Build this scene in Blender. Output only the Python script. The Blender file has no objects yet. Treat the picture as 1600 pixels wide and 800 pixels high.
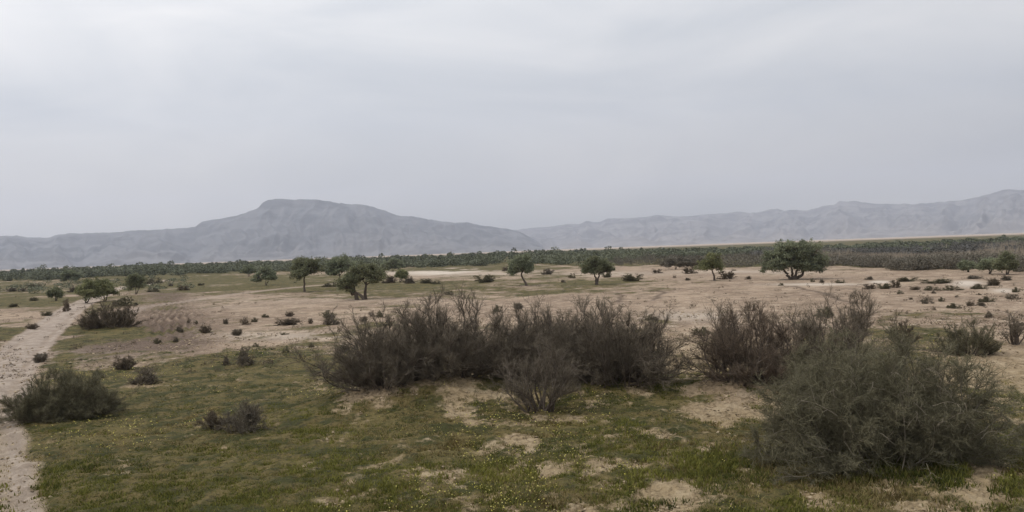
import bpy, math, random
import numpy as np
from mathutils import Matrix, Vector

sc = bpy.context.scene
C = sc.collection
R = math.radians

# ------------------------------------------------------------------ camera
F = 1250.0                    # focal length in pixels of a 1600 px wide frame
CAMH = 5.0
PITCH = math.atan(9.0 / F)
ROLL = math.atan((420 - 362) / 1600.0)
fwd = np.array([0, math.cos(PITCH), -math.sin(PITCH)])
r0 = np.array([1.0, 0, 0]); u0 = np.array([0, math.sin(PITCH), math.cos(PITCH)])
rt = r0 * math.cos(ROLL) - u0 * math.sin(ROLL)
up = u0 * math.cos(ROLL) + r0 * math.sin(ROLL)
cam_d = bpy.data.cameras.new('camera'); cam = bpy.data.objects.new('camera', cam_d); C.objects.link(cam)
m = Matrix.Identity(4)
for i in range(3):
    m[i][0], m[i][1], m[i][2] = rt[i], up[i], -fwd[i]
m[2][3] = CAMH
cam.matrix_world = m
cam_d.sensor_width = 36; cam_d.lens = 36 * F / 1600
cam_d.clip_start = 0.5; cam_d.clip_end = 60000
sc.camera = cam

# ------------------------------------------------------------------ world, sun, exposure
SUN_EL, SUN_AZ = 55.0, -88.0          # azimuth measured from the view direction (+Y), negative = to the left
w = bpy.data.worlds.new('World'); sc.world = w; w.use_nodes = True
nt = w.node_tree; nt.nodes.clear()
def N(tree, typ, **kw):
    n = tree.nodes.new(typ)
    for k, v in kw.items(): setattr(n, k, v)
    return n
L = nt.links.new
out = N(nt, 'ShaderNodeOutputWorld'); bg = N(nt, 'ShaderNodeBackground'); L(bg.outputs[0], out.inputs[0])
bg.inputs[1].default_value = 0.1
sky = N(nt, 'ShaderNodeTexSky', sky_type='NISHITA'); sky.sun_disc = False
sky.sun_elevation = R(SUN_EL); sky.sun_rotation = R(SUN_AZ); sky.dust_density = 3.0; sky.air_density = 1.2
tc = N(nt, 'ShaderNodeTexCoord')
sep = N(nt, 'ShaderNodeSeparateXYZ'); L(tc.outputs['Generated'], sep.inputs[0])
ramp = N(nt, 'ShaderNodeValToRGB'); L(sep.outputs[2], ramp.inputs[0])
cr = ramp.color_ramp
cr.elements[0].position = 0.0; cr.elements[0].color = (.38, .36, .30, 1)
cr.elements[1].position = 1.0; cr.elements[1].color = (1, 1, 1, 1)
for p, c in ((.06, (.47, .455, .425, 1)), (.16, (.585, .598, .612, 1)), (.30, (.81, .81, .80, 1)), (.55, (.84, .86, .90, 1))):
    e = cr.elements.new(p); e.color = c
mapn = N(nt, 'ShaderNodeMapping'); L(tc.outputs['Generated'], mapn.inputs[0])
mapn.inputs['Scale'].default_value = (1.0, 1.0, 3.2); mapn.inputs['Location'].default_value = (3.1, .4, .35)
mapn.inputs['Rotation'].default_value = (0, R(5), 0)
nz = N(nt, 'ShaderNodeTexNoise'); nz.inputs['Scale'].default_value = 2.7; nz.inputs['Detail'].default_value = 5
nz.inputs['Roughness'].default_value = .48; nz.inputs['Distortion'].default_value = .5
L(mapn.outputs[0], nz.inputs['Vector'])
cl = N(nt, 'ShaderNodeValToRGB'); L(nz.outputs['Fac'], cl.inputs[0])
cl.color_ramp.elements[0].position = .28; cl.color_ramp.elements[0].color = (.79, .825, .885, 1)
cl.color_ramp.elements[1].position = .74; cl.color_ramp.elements[1].color = (1.23, 1.20, 1.19, 1)
azr = N(nt, 'ShaderNodeMapRange'); L(sep.outputs[0], azr.inputs[0])      # cloud layer is thinner towards the sun's side
azr.inputs[1].default_value = -.7; azr.inputs[2].default_value = .6; azr.inputs[3].default_value = 1.14; azr.inputs[4].default_value = .89
azm = N(nt, 'ShaderNodeMix', data_type='RGBA', blend_type='MULTIPLY'); azm.inputs['Factor'].default_value = 1; L(ramp.outputs[0], azm.inputs['A']); L(azr.outputs[0], azm.inputs['B'])
mul = N(nt, 'ShaderNodeMix', data_type='RGBA', blend_type='MULTIPLY'); mul.inputs['Factor'].default_value = 1
L(azm.outputs['Result'], mul.inputs['A']); L(cl.outputs[0], mul.inputs['B'])
sc10 = N(nt, 'ShaderNodeMix', data_type='RGBA', blend_type='MULTIPLY'); sc10.inputs['Factor'].default_value = 1
CLOUD = 11.4
L(mul.outputs['Result'], sc10.inputs['A']); sc10.inputs['B'].default_value = (CLOUD, CLOUD, CLOUD, 1)
mx = N(nt, 'ShaderNodeMix', data_type='RGBA'); mx.inputs['Factor'].default_value = .92
L(sky.outputs[0], mx.inputs['A']); L(sc10.outputs['Result'], mx.inputs['B']); L(mx.outputs['Result'], bg.inputs[0])

sd = bpy.data.lights.new('sun', 'SUN'); sd.energy = 1.5; sd.angle = R(12); sd.color = (1, .95, .87)
sun = bpy.data.objects.new('sun', sd); C.objects.link(sun)
az, el = R(SUN_AZ), R(SUN_EL)
tosun = Vector((math.sin(az) * math.cos(el), math.cos(az) * math.cos(el), math.sin(el)))
sun.rotation_euler = tosun.to_track_quat('Z', 'Y').to_euler()

vs = sc.view_settings
vs.view_transform = 'Standard'; vs.look = 'None'; vs.exposure = 0.0; vs.gamma = 1.0; vs.use_curve_mapping = False
cy = sc.cycles
cy.use_denoising = True; cy.use_adaptive_sampling = False; cy.filter_width = 1.5
try: cy.denoiser = 'OPENIMAGEDENOISE'; cy.denoising_prefilter = 'ACCURATE'
except Exception: pass
w.cycles.sampling_method = 'MANUAL'; w.cycles.sample_map_resolution = 256
cy.max_bounces = 6; cy.diffuse_bounces = 3; cy.volume_bounces = 1; cy.glossy_bounces = 1; cy.transmission_bounces = 2
cy.use_light_tree = False

# ------------------------------------------------------------------ numeric helpers
def hash2(ix, iy, seed):
    n = (ix.astype(np.int64) * 374761393 + iy.astype(np.int64) * 668265263 + seed * 974711) & 0x7fffffff
    n = ((n ^ (n >> 13)) * 1274126177) & 0x7fffffff
    return ((n ^ (n >> 16)) & 0xffff) / 65535.0
def vnoise(x, y, seed=0):
    ix = np.floor(x); iy = np.floor(y); fx = x - ix; fy = y - iy
    fx = fx * fx * fx * (fx * (fx * 6 - 15) + 10); fy = fy * fy * fy * (fy * (fy * 6 - 15) + 10)
    a = hash2(ix, iy, seed); b = hash2(ix + 1, iy, seed); c = hash2(ix, iy + 1, seed); d = hash2(ix + 1, iy + 1, seed)
    return (a * (1 - fx) + b * fx) * (1 - fy) + (c * (1 - fx) + d * fx) * fy
def fbm(x, y, seed=0, octv=4, gain=.5):
    s = 0; a = 1; t = 0
    for o in range(octv):
        s = s + a * vnoise(x * 2 ** o + 17.3 * o, y * 2 ** o - 9.1 * o, seed + o * 7); t += a; a *= gain
    return s / t
def sstep(a, b, x):
    t = np.clip((x - a) / (b - a), 0, 1); return t * t * (3 - 2 * t)
def ray(px, py):
    return fwd * F + rt * (px - 800) - up * (py - 400)
def G(px, py):
    d = ray(px, py); t = CAMH / -d[2]
    return d[0] * t, d[1] * t
def proj(x, y, z=0.0):
    z = z - CAMH
    f = y * fwd[1] + z * fwd[2]; ff = np.where(f > .5, f, .5)
    px = 800 + F * (x * rt[0] + y * rt[1] + z * rt[2]) / ff
    py = 400 - F * (x * up[0] + y * up[1] + z * up[2]) / ff
    return px, py, f > .5

MOUNDS = []                     # (x, y, radius, height): sand heaped up under the big bushes
for px, py, rad, hh in ((620, 628, 3.2, .55), (720, 618, 2.6, .42), (930, 612, 3.2, .32), (1170, 612, 2.8, .38), (1380, 720, 2.6, .12), (150, 510, 2.8, .25)):
    gx, gy = G(px, py); MOUNDS.append((gx, gy, rad, hh))
ROAD_Y = [-40, 0, 19.4, 23.9, 28, 44, 60, 74, 82, 100, 160, 180, 240]; ROAD_X = [27, 1.2, -11.8, -14.7, -17.4, -26, -34, -40.7, -44.7, -53, -78.5, -84, -100]
def road_centre(Y):             # right edge of the road minus half its width
    return np.interp(Y, ROAD_Y, ROAD_X) - 1.65
def road_t(x, y):               # signed distance from the middle of the dirt road in metres
    return (x - road_centre(y)) * .874
def height(x, y):
    r = np.hypot(x, y)
    h = (fbm(x / 14, y / 14, 3, 3) - .5) * .22
    h = h + (fbm(x / 2.2, y / 2.2, 5, 3) - .5) * .14 * np.clip(1.4 - r / 110, .1, 1)
    for mx_, my_, mr, mh in MOUNDS:
        dd = np.hypot(x - mx_, (y - my_) * 1.15) / mr
        h = h + mh * np.exp(-dd ** 2 * 1.4)
    t = road_t(x, y); on = np.exp(-(t / 1.9) ** 4) * (y > -30) * (y < 240)
    rut = np.exp(-((np.abs(t) - .8) / .3) ** 2) * .06
    h = h * (1 - .6 * on) - on * (.06 + rut)
    far = np.clip((r - 300) / 400, 0, 1)
    return h * (1 - .5 * far)
def H1(x, y): return float(height(np.array([x]), np.array([y]))[0])

# grass cover control points in the photograph's frame -> thrown down on the ground plane
CP = np.array([
(62,785,.97),(60,735,.95),(55,690,.95),(150,780,.85),(300,780,.92),(450,780,.85),(600,780,.72),(750,770,.55),(900,770,.42),(1050,770,.36),(1200,775,.42),(1300,770,.35),(1450,770,.3),(1540,750,.1),(1590,780,.65),
(100,700,.9),(250,700,.95),(400,700,.95),(550,690,.88),(700,690,.78),(850,690,.66),(950,700,.5),(1050,690,.42),(1150,700,.58),(1230,720,.85),(1300,740,.95),(1450,730,.95),(1580,690,.95),
(200,640,.95),(350,620,.95),(480,620,.95),(600,645,.4),(580,630,.12),(700,622,.15),(780,640,.6),(640,660,.9),(950,640,.88),(1050,640,.75),(1130,630,.12),(1190,640,.25),(1100,660,.7),(1000,670,.6),
(300,580,.92),(420,570,.92),(500,570,.9),(200,560,.4),(120,570,.4),(100,620,.85),
(130,540,.15),(250,540,.12),(400,540,.5),(480,535,.5),(550,515,.5),
(250,500,.04),(350,500,.15),(450,500,.3),(350,525,.25),(550,490,.25),(450,480,.05),(350,480,.05),
(150,515,.95),(30,525,.95),(60,500,.15),(20,495,.05),
(340,455,.75),(300,445,.75),(400,440,.75),(480,450,.55),(60,470,.75),(60,450,.75),(20,470,.85),(130,470,.6),(240,460,.2),(280,435,.8),
(400,465,.1),(500,465,.25),(600,462,.5),(700,455,.55),(640,447,.7),(760,450,.45),(680,430,.12),(740,425,.08),(760,417,.7),(680,420,.7),(850,455,.5),(900,445,.55),(960,440,.6),(860,440,.4),(1000,447,.45),(820,425,.3),
(1000,470,.0),(1100,455,.0),(1200,465,.0),(1300,460,.0),(900,470,.04),(1400,475,.02),(1550,460,.02),(1250,440,.02),(1150,430,.02),(1000,430,.1),(1450,440,.02),(750,480,.05),(700,475,.1),
(1100,500,.2),(1300,510,.3),(1440,505,.65),(1500,500,.6),(1560,515,.35),(1420,530,.75),(1480,540,.75),(1590,560,.12),(1540,580,.1),(1590,620,.6)])
def blob(px, py, cx, cy, rx, ry): return np.exp(-(((px - cx) / rx) ** 2 + ((py - cy) / ry) ** 2))
def seg_d(x, y, pts):
    best = np.full(x.shape, 1e9)
    for (ax, ay), (bx, by) in zip(pts[:-1], pts[1:]):
        vx, vy = bx - ax, by - ay; t = np.clip(((x - ax) * vx + (y - ay) * vy) / (vx * vx + vy * vy), 0, 1)
        best = np.minimum(best, np.hypot(x - ax - t * vx, y - ay - t * vy))
    return best
FRONT = np.array([(-400, 450), (0, 443), (200, 433), (400, 429), (440, 427), (650, 421), (800, 417), (900, 418), (1000, 419), (1100, 421), (1200, 422), (1300, 424), (1400, 426), (1600, 426), (2000, 426)], float)
def front_d(px): return CAMH * F / (np.interp(px, FRONT[:, 0], FRONT[:, 1]) - (420 - .03625 * px)) * (.97 + .30 * fbm(px / 38 + 40, px * 0, 8, 3))
PATH = [G(*p) for p in ((150,500),(200,488),(225,480),(290,471),(340,464),(400,456),(470,448),(530,443))]
TRAILS = [([G(*p) for p in ((1235,448),(1258,452),(1290,458),(1312,466),(1330,474))], .32),
          ([G(*p) for p in ((965,458),(970,464),(966,472))], .3),
          ([G(*p) for p in ((1018,452),(1040,458),(1026,466),(1012,470))], .3)]
def furrow(x, y):
    gx, gy = G(265, 495); return (x - gx + (y - gy) * .44 + 1.3 * (fbm(x / 3, y / 6, 63, 3) - .5)) * 2 * np.pi / .75
def fb2(x, y, r, a, b, seed, octv, gain):
    """noise of one size near by, blended into three and nine times larger patches far off"""
    n1 = fbm(x / a, y / b, seed, octv, gain); n2 = fbm(x / a / 3, y / b / 3, seed + 50, octv, gain); n3 = fbm(x / a / 8, y / b / 8, seed + 90, octv, gain)
    t1 = sstep(25, 60, r); t2 = sstep(80, 200, r)
    return (n1 * (1 - t1) + n2 * t1) * (1 - t2) + n3 * t2
def masks(x, y):
    r = np.hypot(x, y); px, py, ok = proj(x, y)
    num = np.zeros(x.shape); den = np.zeros(x.shape)
    px0, py0 = px, py; dep = np.clip(py - (420 - .03625 * px), 2, 420); 
    px = px + 120 * (fb2(x, y, r, 3.4, 5, 81, 4, .5) - .5); py = py + .30 * dep * (fb2(x, y, r, 3, 6, 83, 4, .5) - .5)
    for cx, cy_, v in CP:
        s = 2.5 * np.clip(350 / np.maximum(py - (420 - .03625 * px), 3), .9, 7)
        ww = 1 / (((px - cx) / 70) ** 2 + ((py - cy_) * s / 70) ** 2 + .05) ** 1.15
        num += ww * v; den += ww
    g = num / den; px, py = px0, py0
    g = np.where(ok & (py > 380), g, .6)
    wild = .45 + .3 * fbm(x / 60, y / 60, 11, 2)
    outside = np.clip(np.maximum(-px - 60, px - 1660) / 200, 0, 1); outside = np.where(ok, outside, 1)
    outside = np.maximum(outside, sstep(12.5, 10, r))
    g = g * (1 - outside) + wild * outside
    far = np.where(ok, sstep(.97, 1.06, y / np.maximum(front_d(px), 60)), sstep(260, 420, r)); g = g * (1 - far) + .93 * far
    verge = np.exp(-((road_t(x, y) - 2.5) / .6) ** 2) * (y > 36) * (y < 92) + np.exp(-((road_t(x, y) + 2.5) / .7) ** 2) * (y > 40) * (y < 80)
    g = g + .45 * verge * sstep(.38, .55, fbm(x / 5, y / 5, 44, 2))
    g = g + .16 * sstep(424, 432, py) * sstep(474, 464, py) * sstep(1040, 960, px) * sstep(60, 200, px)
    g = g + .07 * sstep(700, 900, px) * sstep(640, 700, py) * (py < 790)
    n = .40 * fb2(x, y, r, 3.1, 4.2, 21, 4, .62) + .60 * fb2(x, y, r, .8, 1.0, 31, 3, .6)
    n = (n - .5) * 1.6 + .5
    n = n + .55 * (fb2(x, y, r, .22, .3, 33, 3, .6) - .5)
    sw = .27 + .18 * sstep(25, 90, r)
    cover = sstep(-sw, sw, g * 1.12 - .06 - n)
    road = np.exp(-(road_t(x, y) / (1.5 + .45 * (fbm(x / 1.5, y / 1.5, 41, 3) - .5))) ** 10) * (y > -40) * (y < 235)
    road = road * (1 - .4 * np.exp(-((np.abs(road_t(x, y)) - .75) / .22) ** 2) * (.4 + .8 * fbm(x / 1.2, y / 3, 47, 3)))
    path = np.exp(-(seg_d(x, y, PATH) / (1.3 + .8 * fbm(x / 6, y / 6, 43, 2))) ** 2)
    road = np.maximum(road, path * .6)
    cover = cover * (1 - .97 * np.clip(road * 1.3, 0, 1)) * (1 - sstep(1100, 2200, r))
    pale = blob(px, py, 720, 426, 110, 5) * .9 + blob(px, py, 560, 440, 60, 3) * .4 + blob(px, py, 1280, 445, 60, 2.0) + blob(px, py, 1513, 444, 22, 5) * 1.3 + blob(px, py, 1568, 454, 18, 3.2) * 1.2 \
        + blob(px, py, 1375, 440.5, 16, 2) + blob(px, py, 250, 446, 80, 4) * .6 + blob(px, py, 950, 428, 120, 4) * .55 + blob(px, py, 150, 552, 90, 14) * .2 + blob(px, py, 420, 525, 120, 7) * .4 \
        + blob(px, py, 480, 470, 160, 6) * .25 + blob(px, py, 1160, 425, 90, 3) * .5 + blob(px, py, 1080, 495, 60, 8) * .4 + blob(px, py, 350, 480, 60, 3) * .4
    pale = pale * (.35 + 1.1 * sstep(.35, .62, fb2(x, y, r, 6, 10, 51, 4, .5)))
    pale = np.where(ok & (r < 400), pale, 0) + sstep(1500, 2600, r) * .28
    till_shade = blob(px, py, 262, 505, 75, 40) + blob(px, py, 250, 538, 85, 16) * .8 + blob(px, py, 262, 463, 30, 8) + blob(px, py, 600, 630, 75, 18) * .6 + blob(px, py, 1150, 622, 80, 18) * .7  # last two blobs: reddish-brown mound soil with contact shade under the bushes painted in
    till_shade = np.where(ok & (r < 300), np.clip(till_shade, 0, 1), 0); till_shade = np.clip(till_shade + .8 * blob(px, py, 135, 545, 75, 26) * (r < 300), 0, 1)
    till_shade = till_shade * (1 - .6 * sstep(.40, .58, fbm(x / 2.5, y / 5, 65, 3)) * np.exp(-(((px - 265) / 52) ** 2 + ((py - 500) / 30) ** 2)) * sstep(-.2, .5, np.sin(furrow(x, y))))
    loam = sstep(50, 30, r) * .9 * ok * (1 - .8 * till_shade)
    trail = np.zeros(x.shape)
    for pts, wd in TRAILS: trail = np.maximum(trail, np.exp(-(seg_d(x + .9 * (fbm(x / 2.5, y / 2.5, 61, 2) - .5), y, pts) / wd) ** 2))
    return cover, np.clip(pale, 0, 1), till_shade, road, trail * .8, loam

def mesh_np(name, verts, faces, smooth=True, attrs=None):
    """faces: (F, k) int array"""
    me = bpy.data.meshes.new(name)
    v = np.ascontiguousarray(verts, dtype=np.float32).reshape(-1, 3)
    f = np.ascontiguousarray(faces, dtype=np.int32); k = f.shape[1]
    me.vertices.add(len(v)); me.vertices.foreach_set('co', v.ravel())
    me.loops.add(f.size); me.loops.foreach_set('vertex_index', f.ravel())
    me.polygons.add(len(f)); me.polygons.foreach_set('loop_start', np.arange(0, f.size, k, dtype=np.int32))
    me.update(calc_edges=True)
    me.polygons.foreach_set('use_smooth', np.full(len(f), smooth, dtype=bool))
    for an, av in (attrs or {}).items():
        a = me.attributes.new(an, 'FLOAT', 'POINT'); a.data.foreach_set('value', np.ascontiguousarray(av, dtype=np.float32))
    me.update()
    return me
def link(name, me, mat, parent=None, loc=None):
    o = bpy.data.objects.new(name, me); C.objects.link(o)
    if mat is not None and not me.materials: me.materials.append(mat)
    if parent is not None: o.parent = parent
    if loc is not None: o.location = loc
    return o
def tag(o, label=None, cat=None, group=None, kind=None):
    if label: o['label'] = label
    if cat: o['category'] = cat
    if group: o['group'] = group
    if kind: o['kind'] = kind
    return o
def empty(name, loc):
    o = bpy.data.objects.new(name, None); C.objects.link(o); o.location = loc; o.empty_display_size = .3
    return o

# ------------------------------------------------------------------ materials
def new_mat(name):
    m_ = bpy.data.materials.new(name); m_.use_nodes = True
    b = m_.node_tree.nodes['Principled BSDF']; b.inputs['Roughness'].default_value = .9
    b.inputs['Specular IOR Level'].default_value = .15
    return m_, m_.node_tree, b
def mixc(t, a, b, fac, blend='MIX'):
    n = N(t, 'ShaderNodeMix', data_type='RGBA', blend_type=blend)
    for s, v in (('A', a), ('B', b)):
        if isinstance(v, tuple): n.inputs[s].default_value = (*v, 1)
        else: t.links.new(v, n.inputs[s])
    if isinstance(fac, (int, float)): n.inputs['Factor'].default_value = fac
    else: t.links.new(fac, n.inputs['Factor'])
    return n.outputs['Result']
def noise_node(t, vec, scale, detail=4, rough=.55):
    n = N(t, 'ShaderNodeTexNoise'); n.inputs['Scale'].default_value = scale; n.inputs['Detail'].default_value = detail
    n.inputs['Roughness'].default_value = rough
    t.links.new(vec, n.inputs['Vector']); return n.outputs['Fac']
def remap(t, s, a, b, c=0, d=1):
    n = N(t, 'ShaderNodeMapRange'); t.links.new(s, n.inputs[0])
    n.inputs[1].default_value = a; n.inputs[2].default_value = b; n.inputs[3].default_value = c; n.inputs[4].default_value = d
    return n.outputs[0]
def attr(t, name):
    n = N(t, 'ShaderNodeAttribute'); n.attribute_name = name; return n.outputs['Fac']

def ground_material():
    m_, t, b = new_mat('desert_soil')
    co = N(t, 'ShaderNodeTexCoord').outputs['Object']
    n1 = noise_node(t, co, .10, 6, .6); n2 = noise_node(t, co, 1.1, 6, .66); n3 = noise_node(t, co, 7.0, 5, .7); n4 = noise_node(t, co, 35, 3, .65)
    n5 = noise_node(t, co, .35, 6, .68)
    sand = mixc(t, (.42, .315, .222), (.29, .21, .146), remap(t, n1, .42, .58))
    sand = mixc(t, sand, (.21, .152, .102), remap(t, n5, .48, .60, 0, .8))
    sand = mixc(t, sand, (.54, .43, .32), remap(t, n2, .52, .64, 0, .85))
    sand = mixc(t, sand, (.115, .085, .058), remap(t, n3, .51, .63, 0, .75))
    pal = mixc(t, sand, (.58, .50, .41), attr(t, 'pale'))
    till_shade_c = mixc(t, (.17, .116, .085), (.085, .06, .044), remap(t, n3, .42, .56))
    pal = mixc(t, pal, till_shade_c, remap(t, attr(t, 'till_shade'), 0, 1, 0, .85))
    lm = mixc(t, (.36, .275, .16), (.20, .148, .083), remap(t, n3, .45, .60)); lm = mixc(t, lm, (.44, .345, .215), remap(t, n2, .52, .62, 0, .8))
    pal = mixc(t, pal, lm, attr(t, 'loam'))
    rc = mixc(t, (.47, .39, .32), (.31, .25, .20), remap(t, n2, .42, .58))
    tr = mixc(t, pal, rc, remap(t, attr(t, 'road'), .2, .9, 0, .85))
    tr = mixc(t, tr, (.10, .07, .05), attr(t, 'trail'))
    gr = mixc(t, (.150, .116, .046), (.060, .060, .020), remap(t, n2, .43, .56))
    gr = mixc(t, gr, (.175, .14, .055), remap(t, n5, .5, .60, 0, .7))
    gr = mixc(t, gr, (.038, .033, .015), remap(t, n3, .51, .62, 0, .8))
    fr = N(t, 'ShaderNodeMath', operation='MULTIPLY_ADD'); t.links.new(n3, fr.inputs[0]); fr.inputs[1].default_value = .8
    sh = N(t, 'ShaderNodeMath', operation='ADD'); sh.inputs[1].default_value = -.4
    t.links.new(attr(t, 'cover'), sh.inputs[0]); t.links.new(sh.outputs[0], fr.inputs[2])
    fac = remap(t, fr.outputs[0], .22, .78)
    col = mixc(t, tr, gr, fac)
    col = mixc(t, col, (.0, .0, .0), remap(t, n4, .55, .8, 0, .25))
    t.links.new(col, b.inputs['Base Color'])
    bp = N(t, 'ShaderNodeBump'); bp.inputs['Distance'].default_value = .12; bp.inputs['Strength'].default_value = 1.0
    ad = N(t, 'ShaderNodeMath', operation='ADD'); t.links.new(n3, ad.inputs[0]); t.links.new(n2, ad.inputs[1])
    t.links.new(ad.outputs[0], bp.inputs['Height']); t.links.new(bp.outputs[0], b.inputs['Normal'])
    return m_
def plant_material(name, ca, cb, cc=None, rough=.85, trans=False):
    """colour varies from piece to piece (attribute 'tint') and from plant to plant"""
    m_, t, b = new_mat(name)
    col = mixc(t, ca, cb, attr(t, 'tint'))
    if cc:
        oi = N(t, 'ShaderNodeObjectInfo')
        col = mixc(t, col, cc, remap(t, oi.outputs['Random'], 0, 1, 0, .6))
    t.links.new(col, b.inputs['Base Color']); b.inputs['Roughness'].default_value = rough
    if trans:
        tl = N(t, 'ShaderNodeBsdfTranslucent'); t.links.new(col, tl.inputs[0])
        mxs = N(t, 'ShaderNodeMixShader'); mxs.inputs[0].default_value = .3
        t.links.new(b.outputs[0], mxs.inputs[1]); t.links.new(tl.outputs[0], mxs.inputs[2])
        t.links.new(mxs.outputs[0], t.nodes['Material Output'].inputs['Surface'])
    return m_
def rock_material(name, a, b_, c):
    m_, t, b = new_mat(name)
    co = N(t, 'ShaderNodeTexCoord').outputs['Object']
    mp = N(t, 'ShaderNodeMapping'); t.links.new(co, mp.inputs[0]); mp.inputs['Scale'].default_value = (1, 1, 3)
    n1 = noise_node(t, mp.outputs[0], .0045, 7, .62); n2 = noise_node(t, co, .0012, 4)
    col = mixc(t, a, b_, remap(t, n1, .43, .57)); col = mixc(t, col, c, remap(t, n2, .45, .6, 0, .5))
    foot = attr(t, 'foot'); col = mixc(t, col, (.36, .30, .245), foot)
    t.links.new(col, b.inputs['Base Color'])
    return m_
M_GROUND = ground_material()
M_BARK = plant_material('bark', (.075, .058, .044), (.15, .12, .095))
M_TWIG = plant_material('brown_twigs', (.082, .068, .049), (.232, .192, .14), (.17, .142, .105))
M_RED = plant_material('reddish_twigs', (.082, .064, .047), (.235, .178, .128))
M_GREYTWIG = plant_material('grey_twigs', (.09, .075, .055), (.26, .222, .165))
M_GREENTWIG = plant_material('grey_green_twigs', (.095, .088, .054), (.245, .222, .138), (.15, .132, .085))
M_DARKTWIG = plant_material('dark_green_twigs', (.082, .076, .046), (.235, .212, .13))
M_SCRUB = plant_material('desert_scrub', (.080, .064, .044), (.20, .16, .108), (.17, .128, .092))
M_LEAF = plant_material('tree_leaves', (.085, .094, .050), (.28, .285, .165), None, .6, True)
M_LEAFDARK = plant_material('dark_tree_leaves', (.092, .106, .066), (.31, .33, .205), None, .6, True)
M_LEAFPALE = plant_material('pale_tree_leaves', (.10, .11, .05), (.29, .29, .14), None, .6, True)
M_GRASS = plant_material('grass_green', (.044, .055, .011), (.235, .222, .050), None, .7, True)
M_WEED = plant_material('weed_leaves', (.034, .046, .016), (.145, .155, .062), None, .7, True)
M_CLOD = plant_material('soil_clod', (.16, .12, .072), (.44, .35, .235), None, .95)
M_DRY = plant_material('grass_dry', (.095, .066, .022), (.37, .30, .135), None, .8, True)
M_YELLOW = plant_material('flower_petals', (.42, .36, .06), (.58, .52, .18), None, .7)
M_WOOD = plant_material('woodland_foliage', (.092, .10, .062), (.185, .195, .125), None, .7)
M_BROWNSCRUB = plant_material('brown_scrub', (.078, .069, .052), (.215, .192, .148), None, .8)
M_GREYSCRUB = plant_material('grey_scrub', (.066, .063, .057), (.18, .172, .155), None, .8)
M_SCRUBGREEN = plant_material('olive_scrub', (.075, .070, .040), (.20, .18, .11), (.15, .13, .08))
M_REED = plant_material('dry_reeds', (.20, .165, .122), (.42, .355, .275), None, .8)
M_HILL = rock_material('dark_rock', (.045, .05, .058), (.145, .145, .15), (.11, .11, .115))
M_HILL2 = rock_material('pale_rock', (.08, .08, .084), (.20, .19, .185), (.15, .142, .14))

# ------------------------------------------------------------------ ground
def build_ground():
    a1 = np.arange(-36, 36.001, .072)
    ang = np.concatenate([np.linspace(-180, -37, 60), a1, np.linspace(37, 179, 60)])
    rr = np.concatenate([[.0, 3, 6, 9, 11, 12.5], 1 / np.linspace(1 / 13.6, 1 / 420, 620), np.geomspace(430, 11000, 60)])
    A, RR = np.meshgrid(np.radians(ang), rr)
    x = np.sin(A) * RR; y = np.cos(A) * RR
    z = height(x, y)
    cov, pale, till_shade, road, trail, loam = masks(x.ravel(), y.ravel())
    nr, na = A.shape
    near = np.clip(1.5 - np.hypot(x, y) / 60, 0, 1)
    cv = cov.reshape(A.shape)
    z = z + near * ((fbm(x / .34, y / .34, 71, 4, .65) - .5) * .20 * (1 - .3 * cv) + cv * .03)
    tl = till_shade.reshape(A.shape)
    gx, gy = G(265, 495); px, py, _ = proj(x, y)
    fur = np.sin(furrow(x, y)) * .16 * np.exp(-(((px - 265) / 48) ** 2 + ((py - 500) / 28) ** 2))
    z = z + fur
    verts = np.stack([x, y, z], -1).reshape(-1, 3)
    i = np.arange(nr - 1)[:, None] * na; j = np.arange(na)[None, :]; j2 = (j + 1) % na
    f = np.stack([i + j, i + j2, i + na + j2, i + na + j], -1).reshape(-1, 4)[:, ::-1]
    me = mesh_np('ground', verts, f, True, dict(cover=cov, pale=pale, till_shade=till_shade, road=road, trail=trail, loam=loam))
    tag(link('ground', me, M_GROUND), 'flat desert plain of pinkish sand with patchy grass and a dirt road', None, None, 'structure')
build_ground()

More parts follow.
